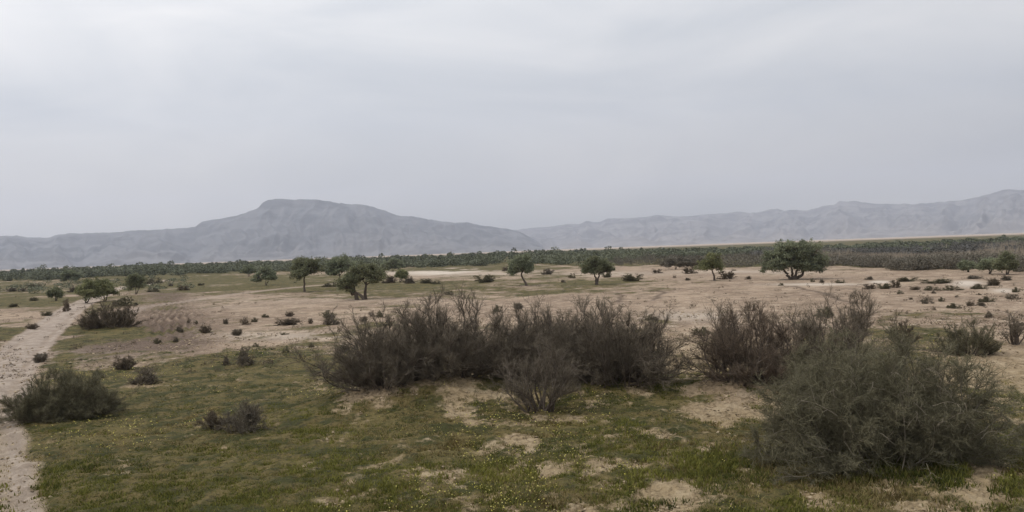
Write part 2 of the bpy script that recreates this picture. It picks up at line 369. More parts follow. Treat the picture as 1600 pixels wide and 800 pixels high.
# ------------------------------------------------------------------ mountains
def build_range(name, label, prof, D, front, back, mat, seed, rough, footw):
    pr = np.array(prof, float)
    px = np.arange(pr[0, 0], pr[-1, 0], 2.0); py = np.interp(px, pr[:, 0], pr[:, 1])
    py = py + (fbm(px / 9, px * 0, seed, 3) - .5) * 2.0
    n = len(px)
    d = np.array([ray(a, b) for a, b in zip(px, py)]); hyp = np.hypot(d[:, 0], d[:, 1])
    dirx, diry = d[:, 0] / hyp, d[:, 1] / hyp; zr = np.maximum(CAMH + d[:, 2] / hyp * D, 25)
    s = np.concatenate([np.linspace(-1, 0, 110), np.linspace(.04, 1, 16)])
    S, I = np.meshgrid(s, np.arange(n), indexing='ij')
    dist = D + np.where(S < 0, S * front, S * back)
    X = dirx[I] * dist; Y = diry[I] * dist
    prof_v = np.where(S < 0, (1 - np.abs(S)) ** 1.55, (1 - np.abs(S)) ** 1.2)
    arc = I * 2.0 / F * D
    warp = (fbm(X / 900, Y / 900, seed + 5, 3) - .5) * 500
    rid = 1 - np.abs(2 * fbm((arc + warp) / 400, (S + 2) * .7, seed + 9, 4) - 1)
    rid2 = 1 - np.abs(2 * fbm((arc + warp * .5) / 110, (S + 2) * 3.0, seed + 19, 3) - 1)
    env = np.clip(4 * np.abs(S) * (1 - np.abs(S)), 0, 1) ** .7
    led = np.sin(prof_v * 26 + 3 * fbm(arc / 700, S * 2, seed + 3, 2)) * .016
    z = zr[I] * (prof_v + env * ((rid - .62) * rough + (rid2 - .6) * rough * .4 + led))
    z = np.maximum(z, 1.0) - np.where(np.abs(S) > .999, 8, 0)
    foot = np.clip(sstep(.30, .04, prof_v + (rid2 - .6) * .12), 0, 1) * (S < 0) * footw
    idx = np.arange(len(s) * n).reshape(len(s), n)
    f = np.stack([idx[:-1, :-1], idx[:-1, 1:], idx[1:, 1:], idx[1:, :-1]], -1).reshape(-1, 4)
    me = mesh_np(name, np.stack([X, Y, z], -1), f, True, dict(foot=foot.ravel()))
    return tag(link(name, me, mat), label, None, None, 'structure')
build_range('mountain', 'dark flat-topped mountain massif fading into haze', [(-500,394),(-250,380),(-100,374),(0,369),(25,369),(45,371),(75,372),(85,368),(110,365),(150,364),(180,363),(200,361),(230,360),(290,356),(305,354),(315,346),(345,342),(365,338),(385,333),(393,329),(403,326),(410,318),(420,312),(440,310),(460,312),(480,311),(500,312),(540,319),(570,321),(580,323),(600,329),(625,338),(645,338),(670,343),(710,348),(730,348),(750,352),(775,355),(800,359),(815,364),(832,372),(850,384)], 6200, 1700, 1500, M_HILL, 101, .46, .12)
build_range('mountains', 'long pale mountain range fading into haze', [(560,378),(700,366),(760,361),(800,359),(830,356),(870,353),(885,350),(905,350),(917,346),(938,347),(948,341),(975,342),(1000,340),(1025,336),(1040,338),(1080,338),(1100,335),(1120,334),(1150,331),(1180,333),(1200,327),(1215,326),(1225,329),(1265,328),(1285,322),(1303,320),(1310,315),(1335,314),(1350,317),(1380,319),(1420,319),(1460,317),(1500,313),(1545,304),(1555,300),(1575,296),(1600,297),(1650,300),(1750,306),(1900,315),(2100,330)], 8600, 2600, 1800, M_HILL2, 211, .44, .22)

# ------------------------------------------------------------------ haze
def build_haze():
    s, z0, z1 = 11300, -2.0, 900.0
    v = [(x, y, z) for z in (z0, z1) for x, y in ((-s, -s), (s, -s), (s, s), (-s, s))]
    f = [(3, 2, 1, 0), (4, 5, 6, 7), (0, 1, 5, 4), (1, 2, 6, 5), (2, 3, 7, 6), (3, 0, 4, 7)]
    me = bpy.data.meshes.new('haze'); me.from_pydata(v, [], f); me.update()
    m_ = bpy.data.materials.new('haze_air'); m_.use_nodes = True; t = m_.node_tree; t.nodes.clear()
    o_ = N(t, 'ShaderNodeOutputMaterial'); p = N(t, 'ShaderNodeVolumePrincipled')
    p.inputs['Color'].default_value = (.79, .85, .985, 1); p.inputs['Density'].default_value = HAZE; p.inputs['Anisotropy'].default_value = .25
    t.links.new(p.outputs[0], o_.inputs['Volume'])
    tag(link('haze', me, m_), None, None, None, 'stuff')
HAZE = 1.05e-4
build_haze()

# ------------------------------------------------------------------ branches, twigs, leaves
def unit(v): return v / np.maximum(np.linalg.norm(v, axis=-1, keepdims=True), 1e-9)
def tubes(pts, rad, sides=3):
    n, k, _ = pts.shape
    t = np.empty_like(pts); t[:, 1:-1] = pts[:, 2:] - pts[:, :-2]; t[:, 0] = pts[:, 1] - pts[:, 0]; t[:, -1] = pts[:, -1] - pts[:, -2]
    t = unit(t)
    mean = unit(pts[:, -1] - pts[:, 0]); ref = np.where(np.abs(mean[:, 2:3]) > .9, np.array([[1.0, 0, 0]]), np.array([[0, 0, 1.0]]))
    ref = np.repeat(ref[:, None], k, 1)
    a = unit(np.cross(t, ref)); b = np.cross(t, a)
    th = np.arange(sides) * 2 * np.pi / sides
    v = pts[:, :, None] + rad[:, :, None, None] * (a[:, :, None] * np.cos(th)[:, None] + b[:, :, None] * np.sin(th)[:, None])
    idx = np.arange(n * k * sides).reshape(n, k, sides); nx = np.roll(idx, -1, 2)
    f = np.stack([idx[:, :-1], nx[:, :-1], nx[:, 1:], idx[:, 1:]], -1).reshape(-1, 4)
    return v.reshape(-1, 3), f
class Bag:
    def __init__(s): s.v = []; s.f = []; s.t = []; s.n = 0
    def add(s, v, f, tint):
        s.v.append(v); s.f.append(f + s.n); s.t.append(np.broadcast_to(tint, (len(v),))); s.n += len(v)
    def tube(s, rng, pts, rad, sides=3, lo=0., hi=1.):
        v, f = tubes(pts, rad, sides); per = pts.shape[1] * sides
        s.add(v, f, np.repeat(rng.uniform(lo, hi, len(pts)), per))
    def mesh(s, name, smooth=True): return mesh_np(name, np.concatenate(s.v), np.concatenate(s.f), smooth, dict(tint=np.concatenate(s.t)))
def grow(rng, base, dirs, length, k, wob, lift=0.0):
    """polylines from base along dirs, wandering; lift bends them up (or down)"""
    n = len(base); p = np.empty((n, k, 3)); p[:, 0] = base; d = unit(dirs); step = (length / (k - 1))[:, None]
    for i in range(1, k):
        d = unit(d + rng.normal(0, wob, (n, 3)) + np.array([0, 0, lift])); p[:, i] = p[:, i - 1] + d * step
    return p
def children(rng, pts, per, t0, t1, ang, up_):
    n, k, _ = pts.shape; i = np.repeat(np.arange(n), per); t = rng.uniform(t0, t1, len(i)) * (k - 1.001)
    j = t.astype(int); fr = (t - j)[:, None]; b = pts[i, j] * (1 - fr) + pts[i, j + 1] * fr; tg = unit(pts[i, j + 1] - pts[i, j])
    side = unit(np.cross(tg, rng.normal(0, 1, (len(i), 3)))); a = rng.uniform(*ang, len(i))[:, None]
    d = unit(tg * np.cos(a) + side * np.sin(a) + np.array([0, 0, up_]))
    return b, d, i, t / (k - 1)
def taper(n, k, r0_, r1_): return np.linspace(1, 0, k)[None] * (r0_ - r1_)[:, None] + r1_[:, None]

def shrub_mesh(rng, w, dep, h, nstem, n2, n3, n4, r_stem, r_twig, spread=1.0, upr=.12, wob=.16, dome=False, lmul=1.0, low=.0, minz=.02, epow=None, tlo=.22):
    """returns (branches Bag, twigs Bag) of a many-stemmed shrub filling a w x dep x h half ellipsoid"""
    br, tw = Bag(), Bag()
    th = rng.uniform(0, 2 * np.pi, nstem)
    e = np.arcsin(rng.uniform(low, 1, nstem) ** (epow or (.8 if dome else .6)))
    k_ = rng.uniform(.72, 1.0, nstem) if dome else rng.uniform(.55, 1.0, nstem)
    lump = 1 + .22 * np.sin(th * 3 + rng.uniform(0, 6)) * np.cos(e)
    tgt = np.stack([np.cos(th) * np.cos(e) * w / 2 * k_ * lump, np.sin(th) * np.cos(e) * dep / 2 * k_ * lump, np.maximum(np.sin(e) * h * k_, .12 * h)], -1)
    b0 = np.stack([np.cos(th) * w * .15, np.sin(th) * dep * .15, np.zeros(nstem)], -1) * rng.uniform(.15, spread, (nstem, 1)); b0[:, 2] = -.06
    k = 8; u = np.linspace(0, 1, k)[None, :, None]
    mid = b0 + (tgt - b0) * np.array([.38, .38, .62]) + rng.normal(0, .07, (nstem, 3)) * np.array([w, dep, h])
    mid[:, 2] = np.maximum(mid[:, 2], .05 * h)
    P = (1 - u) ** 2 * b0[:, None] + 2 * u * (1 - u) * mid[:, None] + u * u * tgt[:, None]
    P[:, 1:] += np.cumsum(rng.normal(0, .012, (nstem, k - 1, 3)), 1) * h
    ln = np.linalg.norm(tgt - b0, axis=1)
    br.tube(rng, P, taper(nstem, k, np.full(nstem, r_stem) * rng.uniform(.6, 1.2, nstem), np.full(nstem, r_twig * 1.2)), 4)
    b, d, i, t = children(rng, P, n2, tlo, 1, (.3, .85), upr)
    l2 = ln[i] * rng.uniform(.22, .42, len(i)) * (1.15 - .6 * t) * lmul
    P2 = grow(rng, b, d, l2, 5, wob, upr * .5); P2[:, :, 2] = np.maximum(P2[:, :, 2], minz)
    br.tube(rng, P2, taper(len(i), 5, np.full(len(i), r_stem * .36), np.full(len(i), r_twig)), 3)
    b, d, i3, t = children(rng, P2, n3, .1, 1, (.3, .9), upr)
    l3 = l2[i3] * rng.uniform(.3, .55, len(i3))
    P3 = grow(rng, b, d, l3, 4, wob, upr * .5); P3[:, :, 2] = np.maximum(P3[:, :, 2], minz)
    tw.tube(rng, P3, taper(len(i3), 4, np.full(len(i3), r_twig * 1.2), np.full(len(i3), r_twig * .6)), 3)
    if n4:
        b, d, i4, t = children(rng, P3, n4, .1, 1, (.3, 1.0), upr)
        l4 = np.clip(l3[i4] * rng.uniform(.4, .9, len(i4)), .06, .34)
        P4 = grow(rng, b, d, l4, 3, wob, upr * .5)
        tw.tube(rng, P4, taper(len(i4), 3, np.full(len(i4), r_twig * .8), np.full(len(i4), r_twig * .45)), 3)
    return br, tw
def place_px(px, py, w_px=None, h_px=None):
    x, y = G(px, py); d = y
    return x, y, H1(x, y), (w_px or 0) * d / F, (h_px or 0) * d / F
def big_bush(label, px, py, w_px, h_px, seed, mat_b=None, mat_t=None, dep=.85, name='tamarisk_bush', cat='bush', group=None, **kw):
    x, y, z, w_, h_ = place_px(px, py, w_px, h_px); rng = np.random.default_rng(seed)
    a = dict(nstem=46, n2=11, n3=9, n4=4, r_stem=.022, r_twig=.0048); a.update(kw); dead = a.pop('dead', 0)
    br, tw = shrub_mesh(rng, w_, w_ * dep, h_, **a)
    if dead:                      # bleached dead sprays hanging over the crown
        th = rng.uniform(0, 6.28, dead); e = rng.uniform(.1, 1.3, dead)
        b0 = np.stack([np.cos(th) * np.cos(e) * w_ * .42, np.sin(th) * np.cos(e) * w_ * dep * .42, np.sin(e) * h_ * .84], -1)
        P = grow(rng, b0, b0 * np.array([.6, .6, .2]) + rng.normal(0, .9, (dead, 3)), rng.uniform(.2, .6, dead), 8, .22, -.12)
        P[:, :, 2] = np.maximum(P[:, :, 2], .03)
        br.tube(rng, P, taper(dead, 8, np.full(dead, .005), np.full(dead, .002)), 4, 1.1, 1.6)
        b1, d1, i1, _ = children(rng, P, 4, .2, 1, (.4, 1.0), 0)
        br.tube(rng, grow(rng, b1, d1, rng.uniform(.12, .3, len(i1)), 5, .25), taper(len(i1), 5, np.full(len(i1), .0035), np.full(len(i1), .002)), 3, .9, 1.4)
    root = empty(name, (x, y + w_ * dep * .22, H1(x, y + w_ * dep * .22))); tag(root, label, cat, group)
    link('branches', br.mesh('branches'), mat_b or M_BARK, root)
    link('twigs', tw.mesh('twigs'), mat_t or M_TWIG, root)
    return root
def quads(rng, cen, size, aspect=.55, flat=0.0):
    n = len(cen); nrm = unit(rng.normal(0, 1, (n, 3)) + np.array([0, 0, flat])); a = unit(np.cross(nrm, rng.normal(0, 1, (n, 3)))); b = np.cross(nrm, a)
    s = np.broadcast_to(size, (n,))[:, None]
    v = np.stack([cen - a * s, cen - b * s * aspect, cen + a * s, cen + b * s * aspect], 1)
    return v.reshape(-1, 3), np.arange(n * 4).reshape(n, 4)

THICKET = 'dense bare tamarisk bushes on the low sand mounds'
TK = dict(group=THICKET, spread=1.5, epow=.85, tlo=.1, n2=11, n3=8, n4=4, r_twig=.0042, r_stem=.034, wob=.19)
big_bush('brown tamarisk bush spilling low over the bare pinkish mound, outermost toward the grassy flat', 592, 636, 250, 120, 1, nstem=104, **TK)
big_bush('tallest dense dark brown tamarisk of the thicket, feathery top of upright twigs', 700, 626, 260, 132, 2, nstem=116, **TK)
big_bush('brown leafless tamarisk directly behind the small forked dark-stemmed bush', 838, 614, 265, 128, 3, nstem=110, **TK)
big_bush('wide dark tamarisk bush whose crown ends beside the gap of pale grass', 972, 620, 275, 128, 4, nstem=120, **TK)
big_bush('upright brown tamarisk filling the middle of the thicket behind the others', 905, 600, 220, 112, 18, nstem=90, **TK)
TR = dict(spread=1.5, epow=.85, tlo=.1, n2=11, n3=8, n4=4, r_twig=.0042, r_stem=.034, wob=.19)
big_bush('small leafless bush with thick forked dark stems bare at the foot', 845, 654, 215, 112, 5, M_BARK, M_TWIG, group=None, name='forked_bush', nstem=26, n2=10, n3=7, n4=3, r_stem=.038, r_twig=.0042, spread=.7, wob=.26, low=.2, dead=40, lmul=1.15)
big_bush('russet brown tamarisk bush across the gap from the dark thicket', 1185, 620, 245, 122, 6, M_BARK, M_RED, nstem=84, **TR)
big_bush('brown-green tamarisk bush rising between the russet bush and the big grey-green dome', 1300, 592, 220, 122, 7, M_BARK, M_TWIG, nstem=66, **TR)
big_bush('thin tall leafless shrub with a single dark knot of twigs at its top', 1138, 575, 60, 112, 8, M_BARK, M_TWIG, name='leafless_shrub', cat='shrub', nstem=9, n2=9, n3=7, n4=4, spread=.5, low=.7)
big_bush('open vase-shaped leafless shrub with bare curving stems against the sand', 1345, 548, 100, 95, 9, M_BARK, M_TWIG, name='leafless_shrub', cat='shrub', nstem=18, n2=9, n3=8, n4=3, r_stem=.03, spread=.5, low=.35, wob=.2)
big_bush('small olive-brown shrub at the end of the tamarisk row beside the yellowish grass', 1415, 548, 55, 62, 10, M_BARK, M_SCRUB, name='leafless_shrub', cat='shrub', nstem=20, n2=8, n3=7, n4=3, spread=.8)
big_bush('huge grey-green dome-shaped bush with tangled dead twigs, nearest bush of all', 1406, 744, 450, 210, 11, M_GREYTWIG, M_GREENTWIG, dep=.8, name='dome_bush', nstem=135, n2=15, n3=12, n4=4, r_stem=.02, r_twig=.0042, dead=80, tlo=.12, epow=1.0, dome=True, upr=.02, wob=.3, spread=2.0, lmul=1.0)
big_bush('dense dark green bush at the grassy edge of the dirt road', 80, 656, 205, 68, 12, M_BARK, M_DARKTWIG, dep=.7, name='roadside_bush', epow=1.0, tlo=.08, nstem=130, n2=14, n3=10, n4=5, r_stem=.012, r_twig=.0038, dome=True, spread=2.2, upr=.1)
big_bush('sparse grey twiggy shrub alone in the open grass', 376, 678, 92, 50, 13, M_GREYTWIG, M_GREYTWIG, name='sparse_shrub', cat='shrub', nstem=38, n2=10, n3=7, n4=3, r_stem=.01, r_twig=.0035, spread=.7)
big_bush('low ashen shrub touching the sparse grey shrub in the open grass', 332, 673, 62, 28, 14, M_GREYTWIG, M_SCRUB, name='sparse_shrub', cat='shrub', nstem=26, n2=9, n3=7, n4=3, r_stem=.008, r_twig=.0035, spread=1.2)
big_bush('dark rounded shrub by the stony bare patch behind the grey-green dome', 1530, 557, 118, 60, 15, M_BARK, M_DARKTWIG, name='rounded_shrub', cat='shrub', epow=1.0, tlo=.1, nstem=60, n2=10, n3=8, n4=3, r_stem=.018, spread=1.3)
big_bush('gnarled open shrub cut off by the edge of the photograph', 1592, 540, 66, 58, 16, M_BARK, M_TWIG, name='gnarled_shrub', cat='shrub', nstem=14, n2=8, n3=7, n4=3, r_stem=.035, spread=.5, wob=.25)
big_bush('dark spreading bush beside the dirt road where the pale path branches off', 158, 515, 122, 42, 17, M_BARK, M_SCRUB, name='roadside_bush', epow=1.0, tlo=.1, nstem=80, n2=11, n3=8, n4=3, r_stem=.02, r_twig=.009, spread=1.8)

# ------------------------------------------------------------------ trees
def tree(label, px, py, h_px, trunks, lobes, seed, leaf=M_LEAF, name='tree', dens=1.0, group=None, rt_=.16, cat='tree', parts=True, leaf_s=.085):
    """trunks: polylines, lobes: (x, y, z, rx, ry, rz) ellipsoids, both in units of the tree's height"""
    x, y, z, _, h = place_px(px, py, 0, h_px); rng = np.random.default_rng(seed)
    tb, lf = Bag(), Bag(); ends = []
    for tr in trunks:
        q = np.array([(a, 0.0 if len(tr[0]) < 3 else 0, c) if len(p) == 2 else p for p in tr for a, c in [(p[0], p[-1])]], float) * h
        s = np.linspace(0, len(q) - 1, 9); P = np.stack([np.interp(s, np.arange(len(q)), q[:, c]) for c in range(3)], -1)
        P[1:-1] += rng.normal(0, .012 * h, (7, 3)); P[0, 2] = -.12
        rr = np.linspace(rt_, rt_ * .5, 9); rr[0] *= 1.35
        tb.tube(rng, P[None], rr[None], 8); ends.append(P)
    lobe = np.array(lobes, float) * h * np.array([1.06, 1, 1.04, 1.12, 1.12, 1.1])
    for lb in lobe:
        c, rad = lb[:3], lb[3:]
        ptr = min(ends, key=lambda P: np.linalg.norm(P[-1] - c)); st = ptr[-1]
        cpt = np.stack([st, st + (c - st) * .5 + rng.normal(0, .03 * h, 3), c]); s = np.linspace(0, 2, 7)
        LP = np.stack([np.interp(s, np.arange(3), cpt[:, k]) for k in range(3)], -1)
        tb.tube(rng, LP[None], np.linspace(rt_ * .45, rt_ * .15, 7)[None], 5)
        ncl = int(dens * 5.5 * (rad.prod() ** .667)) + 7; per = 7; ntip = ncl * per
        dv = unit(rng.normal(0, 1, (ncl, 3))); dv[:, 2] = np.where(dv[:, 2] < -.5, -.5 + rng.normal(0, .08, ncl), dv[:, 2])
        cc = c + dv * rad * rng.uniform(.45, 1.12, (ncl, 1))
        tips = np.repeat(cc, per, 0) + rng.normal(0, 1, (ntip, 3)) * np.repeat(rng.uniform(.13, .24, ncl), per)[:, None] * rad.mean() * np.array([1.15, 1.15, .8])
        sp = LP[rng.integers(2, 7, ntip)]; md = (sp + tips) / 2 + rng.normal(0, .05, (ntip, 3)) * h * .5
        tb.tube(rng, np.stack([sp, md, tips], 1), taper(ntip, 3, np.full(ntip, .030), np.full(ntip, .010)), 3)
        nl = 34; i = np.repeat(np.arange(ntip), nl)
        cs = rng.uniform(.07, .17, ntip) * (1 + .4 * leaf_s / .085)
        cen = tips[i] + rng.normal(0, 1, (len(i), 3)) * cs[i][:, None] * np.array([1, 1, .7])
        v, f = quads(rng, cen, leaf_s * rng.uniform(.6, 1.3, len(i)), .6, .9)
        clump = np.repeat(rng.uniform(0, 1, ncl), per)
        lf.add(v, f, np.repeat(np.clip(clump[i] * .65 + rng.uniform(0, .45, len(i)), 0, 1), 4))
    root = empty(name, (x, y, z)); tag(root, label, cat, group)
    link('trunk', tb.mesh('trunk'), M_BARK, root); link('crown', lf.mesh('crown', False), leaf, root)
    return root
G_T = 'trees scattered over the sandy flat'
tree('round-headed green tree on one straight trunk beside the end of the pale path', 476, 456, 53, [[(0, 0), (.0, .3), (.02, .45)]],
     [(-.18, 0, .55, .24, .26, .2), (.12, 0, .72, .34, .3, .26), (-.12, .1, .78, .24, .26, .2), (.3, 0, .66, .2, .24, .2), (0, -.1, .55, .2, .2, .15)], 31, group=G_T)
tree('dark green tree just behind the fork-trunked tree', 531, 448, 45, [[(0, 0), (0, .25), (.02, .4)]],
     [(-.15, 0, .62, .28, .28, .24), (.2, 0, .7, .3, .3, .26), (0, .05, .8, .3, .3, .2), (-.25, 0, .5, .15, .2, .14)], 32, M_LEAFDARK, group=G_T)
tree('spreading green tree with forked trunk, one limb leaning down sideways', 571, 468, 54, [[(0, 0), (.0, .25), (.03, .42)], [(-.02, .03), (-.18, .14), (-.3, .26)], [(-.24, .19), (-.38, .15), (-.44, .24)]],
     [(.1, 0, .74, .38, .36, .22), (-.12, 0, .76, .26, .3, .2), (.32, 0, .6, .22, .28, .18), (-.42, 0, .5, .26, .28, .18), (-.52, 0, .36, .18, .2, .15), (-.3, 0, .62, .2, .22, .14), (.1, .1, .9, .2, .24, .1)], 33, group=G_T, rt_=.2)
tree('ragged narrow tree with an open crown on a trunk leaning over bare ground', 823, 446, 46, [[(0, 0), (-.1, .2), (-.17, .38), (-.12, .5)]],
     [(-.05, 0, .72, .26, .28, .26), (-.3, 0, .62, .22, .24, .18), (-.12, 0, .86, .3, .28, .13), (.08, 0, .55, .16, .2, .14), (-.42, 0, .46, .12, .14, .1)], 34, M_LEAFDARK, group=G_T, dens=.85)
tree('neat round green tree whose short trunk splits in two stems', 933, 445, 43, [[(-.02, 0), (-.04, .2), (-.1, .42)], [(.01, 0), (.04, .2), (.1, .42)]],
     [(-.22, 0, .62, .28, .3, .24), (.2, 0, .64, .3, .3, .24), (0, 0, .78, .34, .32, .22), (-.34, 0, .5, .18, .2, .15), (.34, 0, .52, .16, .2, .14)], 35, group=G_T)
tree('small yellow-green tree on a slim dark trunk before the brown scrub', 1117, 438, 40, [[(0, 0), (-.03, .2), (-.1, .42)]],
     [(-.05, 0, .75, .26, .26, .22), (-.38, 0, .56, .26, .28, .16), (.12, 0, .58, .22, .24, .2), (-.15, 0, .62, .3, .28, .2)], 36, M_LEAFPALE, group=G_T)
tree('largest tree, broad dark crown on several spreading low trunks', 1240, 437, 62, [[(-.08, 0), (-.16, .14), (-.28, .3)], [(-.03, 0), (-.02, .15), (-.05, .3)], [(.06, 0), (.2, .12), (.34, .26)], [(.03, 0), (.08, .15), (.12, .3)]],
     [(-.38, 0, .5, .3, .32, .24), (-.2, 0, .72, .32, .34, .25), (.1, 0, .76, .34, .36, .22), (.36, 0, .6, .32, .34, .28), (.5, 0, .42, .24, .26, .2), (-.5, 0, .34, .2, .22, .17), (.58, 0, .32, .17, .2, .15), (-.3, -.1, .36, .26, .22, .17), (.32, -.1, .34, .24, .22, .16), (.0, .15, .42, .3, .24, .2), (.05, -.1, .5, .4, .3, .2), (.2, .1, .4, .3, .3, .2)], 37, M_LEAFDARK, group=G_T, rt_=.22, dens=1.1)

# small round tree-like bushes of the middle distance: no bare trunk to see, crown reaches down
def leafy(label, px, py, w_px, h_px, seed, leaf=M_LEAFDARK, name='green_bush', cat='bush', group=None):
    a = w_px / h_px / 2; rng = random.Random(seed); lob = []
    for k in range(5 + int(a * 3)):
        u = rng.uniform(-.72, .72); lob.append((u * a, rng.uniform(-.4, .4) * a, .34 + .34 * (1 - abs(u)) * rng.uniform(.4, 1.1), a * .42, a * .42, rng.uniform(.22, .32)))
    dist = G(px, py)[1]
    return tree(label, px, py, h_px, [[(0, 0), (0, .15), (.03, .3)], [(.04, 0), (.1, .14), (.16, .28)]], lob, seed, leaf, name, .8, group, .09, cat, leaf_s=.085 * max(1, dist / 140))
G_L = 'leafy green bushes near the far woodland'
leafy('dark round bush standing out above the distant green scrub at the road bend', 108, 443, 25, 23, 51, group=G_L)
leafy('slender pale green sapling near the wide twin-topped bush', 87, 470, 16, 25, 52, M_LEAF, group=G_L)
leafy('wide yellow-green bush with twin tops beside the dirt road', 134, 473, 42, 40, 53, M_LEAFPALE, group=G_L)
leafy('rounder half of the twin-topped yellow-green growth, touching the road', 163, 471, 34, 38, 54, M_LEAFPALE, group=G_L)
leafy('upright green bush at the inner side of the road bend', 212, 460, 32, 36, 55, M_LEAF, group=G_L)
leafy('small dark tree poking above the edge of the woodland', 388, 432, 20, 21, 56, group=G_L)
leafy('dark broad bush on the grass before the straight-trunked tree', 415, 446, 33, 30, 57, group=G_L)
leafy('nearly black tree where the woodland meets the sandy strip', 613, 424, 30, 21, 58, group=G_L)
leafy('pale green upright bush among the low dark shrubs past the forked tree', 625, 441, 18, 23, 59, M_LEAFPALE, group=G_L)
leafy('green tree at the edge of the brown scrub, tallest of the trio', 1573, 429, 38, 34, 60, M_LEAF, group=G_L)
leafy('middle bush of the trio of green trees in the brown scrub', 1546, 428, 26, 27, 61, group=G_L)
leafy('smallest bush of the trio of green trees in the brown scrub', 1512, 425, 18, 20, 62, group=G_L)
leafy('small dark knobby tree far out in the brown scrub, above a longer dark clump', 1438, 393, 14, 11, 63, group=G_L)
leafy('long low dark clump far out in the brown scrub', 1462, 398, 38, 12, 64, group=G_L)
leafy('faint dark green clump by itself far out in the brown scrub', 1415, 392, 20, 8, 65, group=G_L)
leafy('dark reddish-brown thicket at the front of the brown scrub', 1055, 421, 42, 22, 66, M_BROWNSCRUB, 'brown_thicket', group=None)
leafy('second brown thicket behind the small yellow-green tree', 1087, 420, 34, 19, 67, M_BROWNSCRUB, 'brown_thicket', group=None)

# ------------------------------------------------------------------ scattered desert shrubs
def proto(seed, w_, h_, nst, dome, mat, rt_=.009):
    rng = np.random.default_rng(seed)
    br, tw = shrub_mesh(rng, w_, w_ * rng.uniform(.55, .95), h_, nst, 8, 6, 2, .016, rt_, rng.uniform(1.2, 2.6), .05, .28, dome, rng.uniform(.9, 1.4), epow=rng.uniform(.8, 1.3), tlo=.12)
    b = Bag(); b.v = br.v + tw.v; off = br.n; b.f = br.f + [f + off for f in tw.f]; b.t = br.t + tw.t; b.n = br.n + tw.n
    me = b.mesh('shrub'); me.materials.append(mat); return me
def protos(seed, rt_):
    L_ = []
    for k, (w_, h_, n_, dome, mat) in enumerate(((1, 1, 24, True, M_SCRUB), (1, 1, 15, False, M_SCRUBGREEN), (1, .8, 26, True, M_SCRUBGREEN), (1, 1, 20, False, M_TWIG), (1, .9, 28, True, M_GREYTWIG), (1, 1, 12, False, M_SCRUB), (1, .8, 20, True, M_DARKTWIG), (1, 1, 18, False, M_GREYTWIG))):
        L_.append(proto(seed + k, w_, h_, n_, dome, mat, rt_))
    return L_
PRO = protos(71, .008); PROF = protos(81, .012)
sh_rng = random.Random(5)
def shrub(px, py, w_px, h_px, label, group=None, kind=None, name='desert_shrub'):
    x, y, z, w_, h_ = place_px(px, py, w_px, h_px)
    me = sh_rng.choice(PROF if y > 75 else PRO) if kind is None else (PROF if y > 75 else PRO)[kind]
    o = bpy.data.objects.new(name, me); C.objects.link(o); o.location = (x, y + w_ * .2, H1(x, y + w_ * .2) - .02)
    o.scale = (w_ * 1.08, w_ * 1.08, h_ * 1.1); o.rotation_euler = (0, 0, sh_rng.choice((0, math.pi)) + sh_rng.uniform(-.4, .4))
    return tag(o, label, 'shrub', group)
S_G = 'low shrubs on the grass near the dirt road'
shrub(63, 566, 26, 17, 'rusty brown shrub on the verge of the dirt road above the dense dark bush', S_G)
shrub(192, 579, 36, 22, 'dark round shrub where the grass meets the tilled bare soil', S_G)
shrub(219, 600, 48, 23, 'long low dark shrub with one raised end in the grass', S_G)
shrub(147, 592, 30, 18, 'brown shrub next to the dense dark roadside bush', S_G)
shrub(383, 572, 30, 27, 'tall dark shrub with a small one beside it at the grass edge', S_G)
shrub(351, 571, 14, 15, 'small round shrub beside the tall dark one at the grass edge', S_G)
shrub(400, 544, 14, 10, 'small brown shrub behind the tall dark shrub of the grass edge', S_G)
shrub(446, 554, 14, 13, 'lone upright shrub in yellowish grass near the thicket', S_G)
shrub(487, 545, 14, 10, 'lone small shrub nearest the thicket in yellowish grass', S_G)
shrub(541, 552, 40, 18, 'broad brown shrub against the outer flank of the dark thicket', S_G)
S_M = 'shrubs dotting the bare soil before the forked tree'
shrub(319, 520, 20, 13, 'dark shrub on tilled soil where the furrows end', S_M)
shrub(243, 535, 15, 10, 'dry brown shrub in the middle of the tilled soil', S_M)
shrub(273, 533, 12, 8, 'faint brown tuft beside the dry shrub on the tilled soil', S_M)
shrub(280, 518, 16, 9, 'reddish tuft on the ploughed strip', S_M)
shrub(295, 505, 9, 8, 'small round tuft past the end of the furrows', S_M)
shrub(307, 506, 7, 6, 'tiny tuft past the end of the furrows', S_M)
shrub(351, 507, 10, 10, 'upright tuft at the start of the long row of dark shrubs', S_M)
shrub(380, 508, 20, 13, 'bushy dark shrub opening the long row on the bare soil', S_M)
shrub(371, 525, 20, 12, 'dark shrub in front of the long row on the bare soil', S_M)
shrub(398, 503, 12, 9, 'second shrub of the long row on the bare soil', S_M)
shrub(412, 497, 14, 7, 'thin low shrub at the back of the long row on the bare soil', S_M)
shrub(448, 509, 42, 11, 'longest low dark shrub, flat like a mat', S_M)
shrub(452, 495, 16, 8, 'spiky shrub behind the long flat mat', S_M)
shrub(485, 507, 9, 9, 'small upright shrub between two wide shrubs of the row', S_M)
shrub(510, 497, 22, 15, 'tall spiky dark shrub at the back of the row', S_M)
shrub(518, 509, 32, 15, 'brownish wide shrub in front of the tall spiky one', S_M)
shrub(529, 519, 6, 9, 'dark post-like tuft alone on the yellowish soil', S_M)
shrub(442, 525, 20, 5, 'flattest dark mat of scrub on bare soil', S_M)
shrub(568, 503, 14, 9, 'brown tuft near the thicket, in front of a spiky pair', S_M)
shrub(594, 497, 18, 14, 'taller one of the spiky pair near the thicket', S_M)
shrub(580, 496, 14, 11, 'shorter one of the spiky pair near the thicket', S_M)
shrub(702, 461, 16, 10, 'round dark shrub on green streaks between the forked and leaning trees', S_M)
